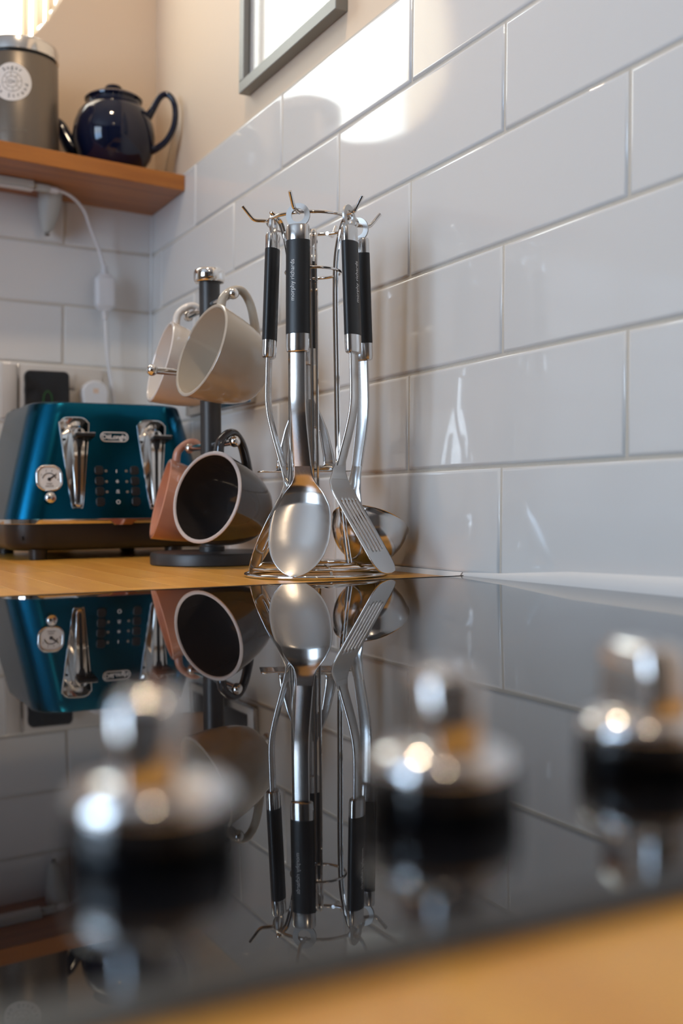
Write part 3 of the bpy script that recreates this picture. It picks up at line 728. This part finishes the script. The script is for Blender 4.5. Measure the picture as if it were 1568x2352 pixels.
for z0, sg in ((.4645, 1), (.4015, -1)):
    for q in range(4): ob('strain_relief', lathe([(.0062-.0005*q, -.0016), (.0066-.0005*q, 0), (.0062-.0005*q, .0016)], 16), WHITEPL, cable, rel((-.082, -.0295, z0+sg*q*.0042)))
cp = smooth_path([rel(q) for q in ((-.0825, -.029, .402), (-.0815, -.029, .376), (-.0790, -.027, .340), (-.0740, -.025, .300), (-.0680, -.026, .262), (-.0665, -.026, .240), (-.072, -.026, .218), (-.090, -.0275, .212))], 6)
ob('cord', tube(cp, .0028, 10), WHITEPL, cable)

CNX, CNY = -.2352, -.100
can = thing('sugar_canister', 'taupe metal canister with steel lid and round Sugar sticker on the shelf', 'canister', (CNX, CNY, shz(CNX+.06)), (0, 0, math.atan2(VT.y, VT.x)-math.radians(-90)))
CR = .0600
ob('body', lathe([(CR-.002, 0), (CR, .0015), (CR, .150), (CR-.001, .1515), (CR-.004, .152)], 72), TAUPE, can)
ob('seal_ring', lathe([(CR-.003, .1520), (CR-.003, .1555)], 64), BLKPL, can)
ob('lid', lathe([(CR-.001, .1555), (CR+.0008, .1565), (CR+.0008, .1720), (CR-.0005, .1760), (CR-.004, .1782), (CR-.012, .179), (.0, .1792)], 72), STEELP, can)
AL = math.radians(6)                                   # sticker faces slightly left of the camera
def wrap(me, R, z0, a0=0.0, lift=0.0):
    for v in me.vertices:
        x_, y_, d_ = v.co; a = x_/R + a0
        v.co = Vector(((R+d_+lift)*math.sin(a), -(R+d_+lift)*math.cos(a), z0+y_))
    me.update(); return me
SR, SZ = .0292, .1035
bm = bmesh.new(); rg = [[(SR*k_/6*math.cos(2*PI*j/48), SR*k_/6*math.sin(2*PI*j/48), .0002) for j in range(48)] for k_ in range(1, 7)]
skin(bm, rg, True, True); bmesh.ops.delete(bm, geom=[bm.faces[-1]] if len(bm.faces[:]) and False else [], context='FACES')
me = bpy.data.meshes.new('sticker'); bm.faces.ensure_lookup_table()
for f in [f for f in bm.faces if len(f.verts) > 4 and max(v.co.xy.length for v in f.verts) > SR*.9]: bm.faces.remove(f)
bm.to_mesh(me); bm.free()
stk = ob('sticker', wrap(me, CR, SZ, AL, .0002), STICKER, can)
def ring_strip(r_, w_=.0003, n=48):
    bm = bmesh.new(); skin(bm, [[((r_+q)*math.cos(2*PI*j/n), (r_+q)*math.sin(2*PI*j/n), .0005) for j in range(n)] for q in (-w_, w_)], True, False)
    return finish(bm, False)
orn = [ring_strip(.0148), ring_strip(.0082)]
for i in range(8):
    a = 2*PI*i/8+.1
    orn.append(xform(plate([(.0082, -.0003), (.0148, -.0003), (.0148, .0003), (.0082, .0003)], .0004, .0005), Matrix.Rotation(a, 4, 'Z')))
ob('wheel_mark', wrap(join(orn), CR, SZ, AL, .0002), GREYINK, stk)
ob('lettering', wrap(xform(text_mesh('On', .0085, .00005), Matrix.Translation((0, 0, .0005)) @ Matrix.Rotation(.1, 4, 'Z')), CR, SZ, AL, .0002), DARKINK, stk)
def arc_text(word, a_start, a_step, inward, size):
    ms_ = []
    for i, ch in enumerate(word):
        if ch == ' ': continue
        a = a_start+a_step*i
        ms_.append(xform(text_mesh(ch, size, .00005), Matrix.Translation((.0218*math.cos(a), .0218*math.sin(a), .0005)) @ Matrix.Rotation(a-PI/2 if not inward else a+PI/2, 4, 'Z')))
    return join(ms_)
ob('lettering', wrap(arc_text('Sugar', math.radians(122), -math.radians(17), False, .0085), CR, SZ, AL, .0002), DARKINK, stk)
ob('lettering', wrap(arc_text('the Strand', math.radians(184), math.radians(18.5), True, .0085), CR, SZ, AL, .0002), DARKINK, stk)
ob('lettering', wrap(xform(text_mesh('morphy richards', .0075, .00005), Matrix.Translation((0, 0, .0003))), CR, .031, math.radians(3), .0), GREYINK, can)

TPX, TPY = -.0835, -.100
tp = thing('teapot', 'glossy navy blue teapot with lid beside the canister', 'teapot', (TPX, TPY, shz(TPX-.034)-.0002), (0, 0, math.atan2(VR.y, VR.x)))
ob('body', lathe([(.034, 0), (.036, .002), (.048, .012), (.0590, .028), (.0655, .048), (.0668, .064), (.0645, .082), (.0575, .100), (.0490, .1105), (.0445, .1135), (.0438, .1180), (.0440, .1205), (.041, .1210)], 64), NAVY, tp)
lid = ob('lid', lathe([(.040, .1212), (.0462, .1216), (.0468, .1240), (.0440, .1268), (.036, .1312), (.022, .1352), (.012, .1368), (.0, .137)], 64), NAVY, tp)
ob('lid_knob', lathe([(.0085, .1362), (.0085, .1385), (.0130, .1415), (.0140, .1440), (.0115, .1468), (.006, .1480), (.0, .1483)], 40), NAVY, lid)
hp = smooth_path([(.0560, 0, .0960), (.0640, 0, .1080), (.0760, 0, .1280), (.0880, 0, .1330), (.0985, 0, .1210), (.1015, 0, .0990), (.0970, 0, .0760), (.0850, 0, .0560), (.0690, 0, .0440), (.0580, 0, .0400)], 6)
kk = len(hp)
ob('handle', tube(hp, [.0058+.0030*abs(2*i/(kk-1)-1)**4 for i in range(kk)], 14, False, (0, 1, 0), [.0050+.0022*abs(2*i/(kk-1)-1)**4 for i in range(kk)]), NAVY, tp)
spth = smooth_path([(-.052, 0, .034), (-.068, 0, .046), (-.079, 0, .064), (-.088, 0, .083), (-.102, 0, .094)], 6); kk = len(spth)
ob('spout', tube(spth, [.016-.009*i/(kk-1) for i in range(kk)], 16, False, (0, 1, 0)), NAVY, tp)

# ------------------------------------------------------------------ things on the walls
def wpt(x_, y_, z_): return Vector((x_*math.cos(TILT)+z_*math.sin(TILT), y_, -x_*math.sin(TILT)+z_*math.cos(TILT)))
# picture frame on the right wall (local: x out of wall is -x)
FY0, FY1, FZ0, FZ1, FD = -.7265, -.4265, .651, 1.05, .0165
pf = thing('picture_frame', 'grey framed white picture hanging above the tiles', 'picture', wpt(0.006, (FY0+FY1)/2, FZ0), (0, TILT, 0))
hw_ = (FY1-FY0)/2; fh = FZ1-FZ0; fwid = .0165
for a, b in (((-FD, -hw_, 0), (0, hw_, fwid)), ((-FD, -hw_, fh-fwid), (0, hw_, fh)), ((-FD, -hw_, fwid), (0, -hw_+fwid, fh-fwid)), ((-FD, hw_-fwid, fwid), (0, hw_, fh-fwid))):
    ob('frame_bar', box2(a, b, .0008, 1), FRAMEM, pf)
ob('print', box2((-.0060, -hw_+fwid, fwid), (-.004, hw_-fwid, fh-fwid)), PRINT, pf)
ob('picture_glass', box2((-.0090, -hw_+fwid, fwid), (-.0070, hw_-fwid, fh-fwid)), PICGLASS, pf)
# steel socket on the right wall behind the mugs
rs = thing('wall_socket', 'brushed steel wall socket plate on the tiles behind the mugs', 'socket', wpt(0, -.343, .257), (0, TILT, 0))
ob('face_plate', box2((-.0085, -.132, -.046), (-.0002, .132, .046), .0015), STEELP, rs)
for q in (-1, 1):
    ob('socket_insert', box2((-.0095, q*.066-.045, -.034), (-.0086, q*.066+.045, .024), .0004), BLKPL, rs)
    ob('rocker_switch', box2((-.0125, q*.030-.010, -.004), (-.0096, q*.030+.010, .020), .0012), WHITEPL, rs)
# cream socket on the back wall with phone and plug
bs = thing('wall_socket', 'cream wall socket plate on the tiles behind the toaster', 'socket', (-.165, -.0, .262), (0, TILT, 0))
ob('face_plate', box2((-.058, -.0100, -.046), (.082, -.0002, .044), .002), CREAMPL, bs)
ob('side_trim', box2((-.0605, -.0115, -.046), (-.0582, -.0002, .044), .0006), CHROME, bs)
ob('cover_strip', box2((-.085, -.0070, -.046), (-.0607, -.0002, .044), .001), CREAMPL, bs)
ob('rocker_switch', box2((.0205, -.0135, .0085), (.0345, -.0101, .0325), .0012), CREAMPL, bs)
ph = thing('mobile_phone', 'black mobile phone standing upright behind the toaster, green shape on screen', 'phone', (-.1835, -.040, WT))
ob('case', xform(plate(rrect(.0362, .074, .0085), -.0045, .0045, .001), Matrix.Translation((0, 0, .2215)) @ Matrix.Rotation(PI/2, 4, 'X')), BLKPL, ph)
ob('screen', xform(plate(rrect(.0345, .072, .0075), .0045, .0049), Matrix.Translation((0, 0, .2215)) @ Matrix.Rotation(PI/2, 4, 'X')), BLKGL, ph)
ob('charge_mark', tube(smooth_path([(-.0075, -.0052, .2425), (-.0062, -.0052, .2545), (-.0030, -.0052, .2600), (0, -.0052, .2622), (.0030, -.0052, .2600), (.0062, -.0052, .2545), (.0075, -.0052, .2425)], 4), .0007, 6), GREENLED, ph)
ob('stand', box2((-.03, -.018, .0), (.03, .018, .1475), .002), BLKPL, ph)
for z_ in (.282, .262): ob('side_button', box2((-.0372, -.0015, z_-.005), (-.0358, .0015, z_+.005)), BLKPL, ph)
pl = thing('plug', 'white rounded plug in the socket behind the toaster', 'plug', (-.102, -.0105, .252))
ob('housing', xform(plate([(.0225*math.cos(a), .0095+.0205*math.sin(a)) for a in [PI*i/16 for i in range(17)]] + [(-.019, -.022), (.019, -.022)], .0, .030, .003), Matrix.Rotation(PI/2, 4, 'X')), WHITEPL, pl)
ob('mark', box2((-.0045, -.0304, .008), (.0045, -.0300, .016)), mat('orange_print', (.75, .55, .42), .5), pl)
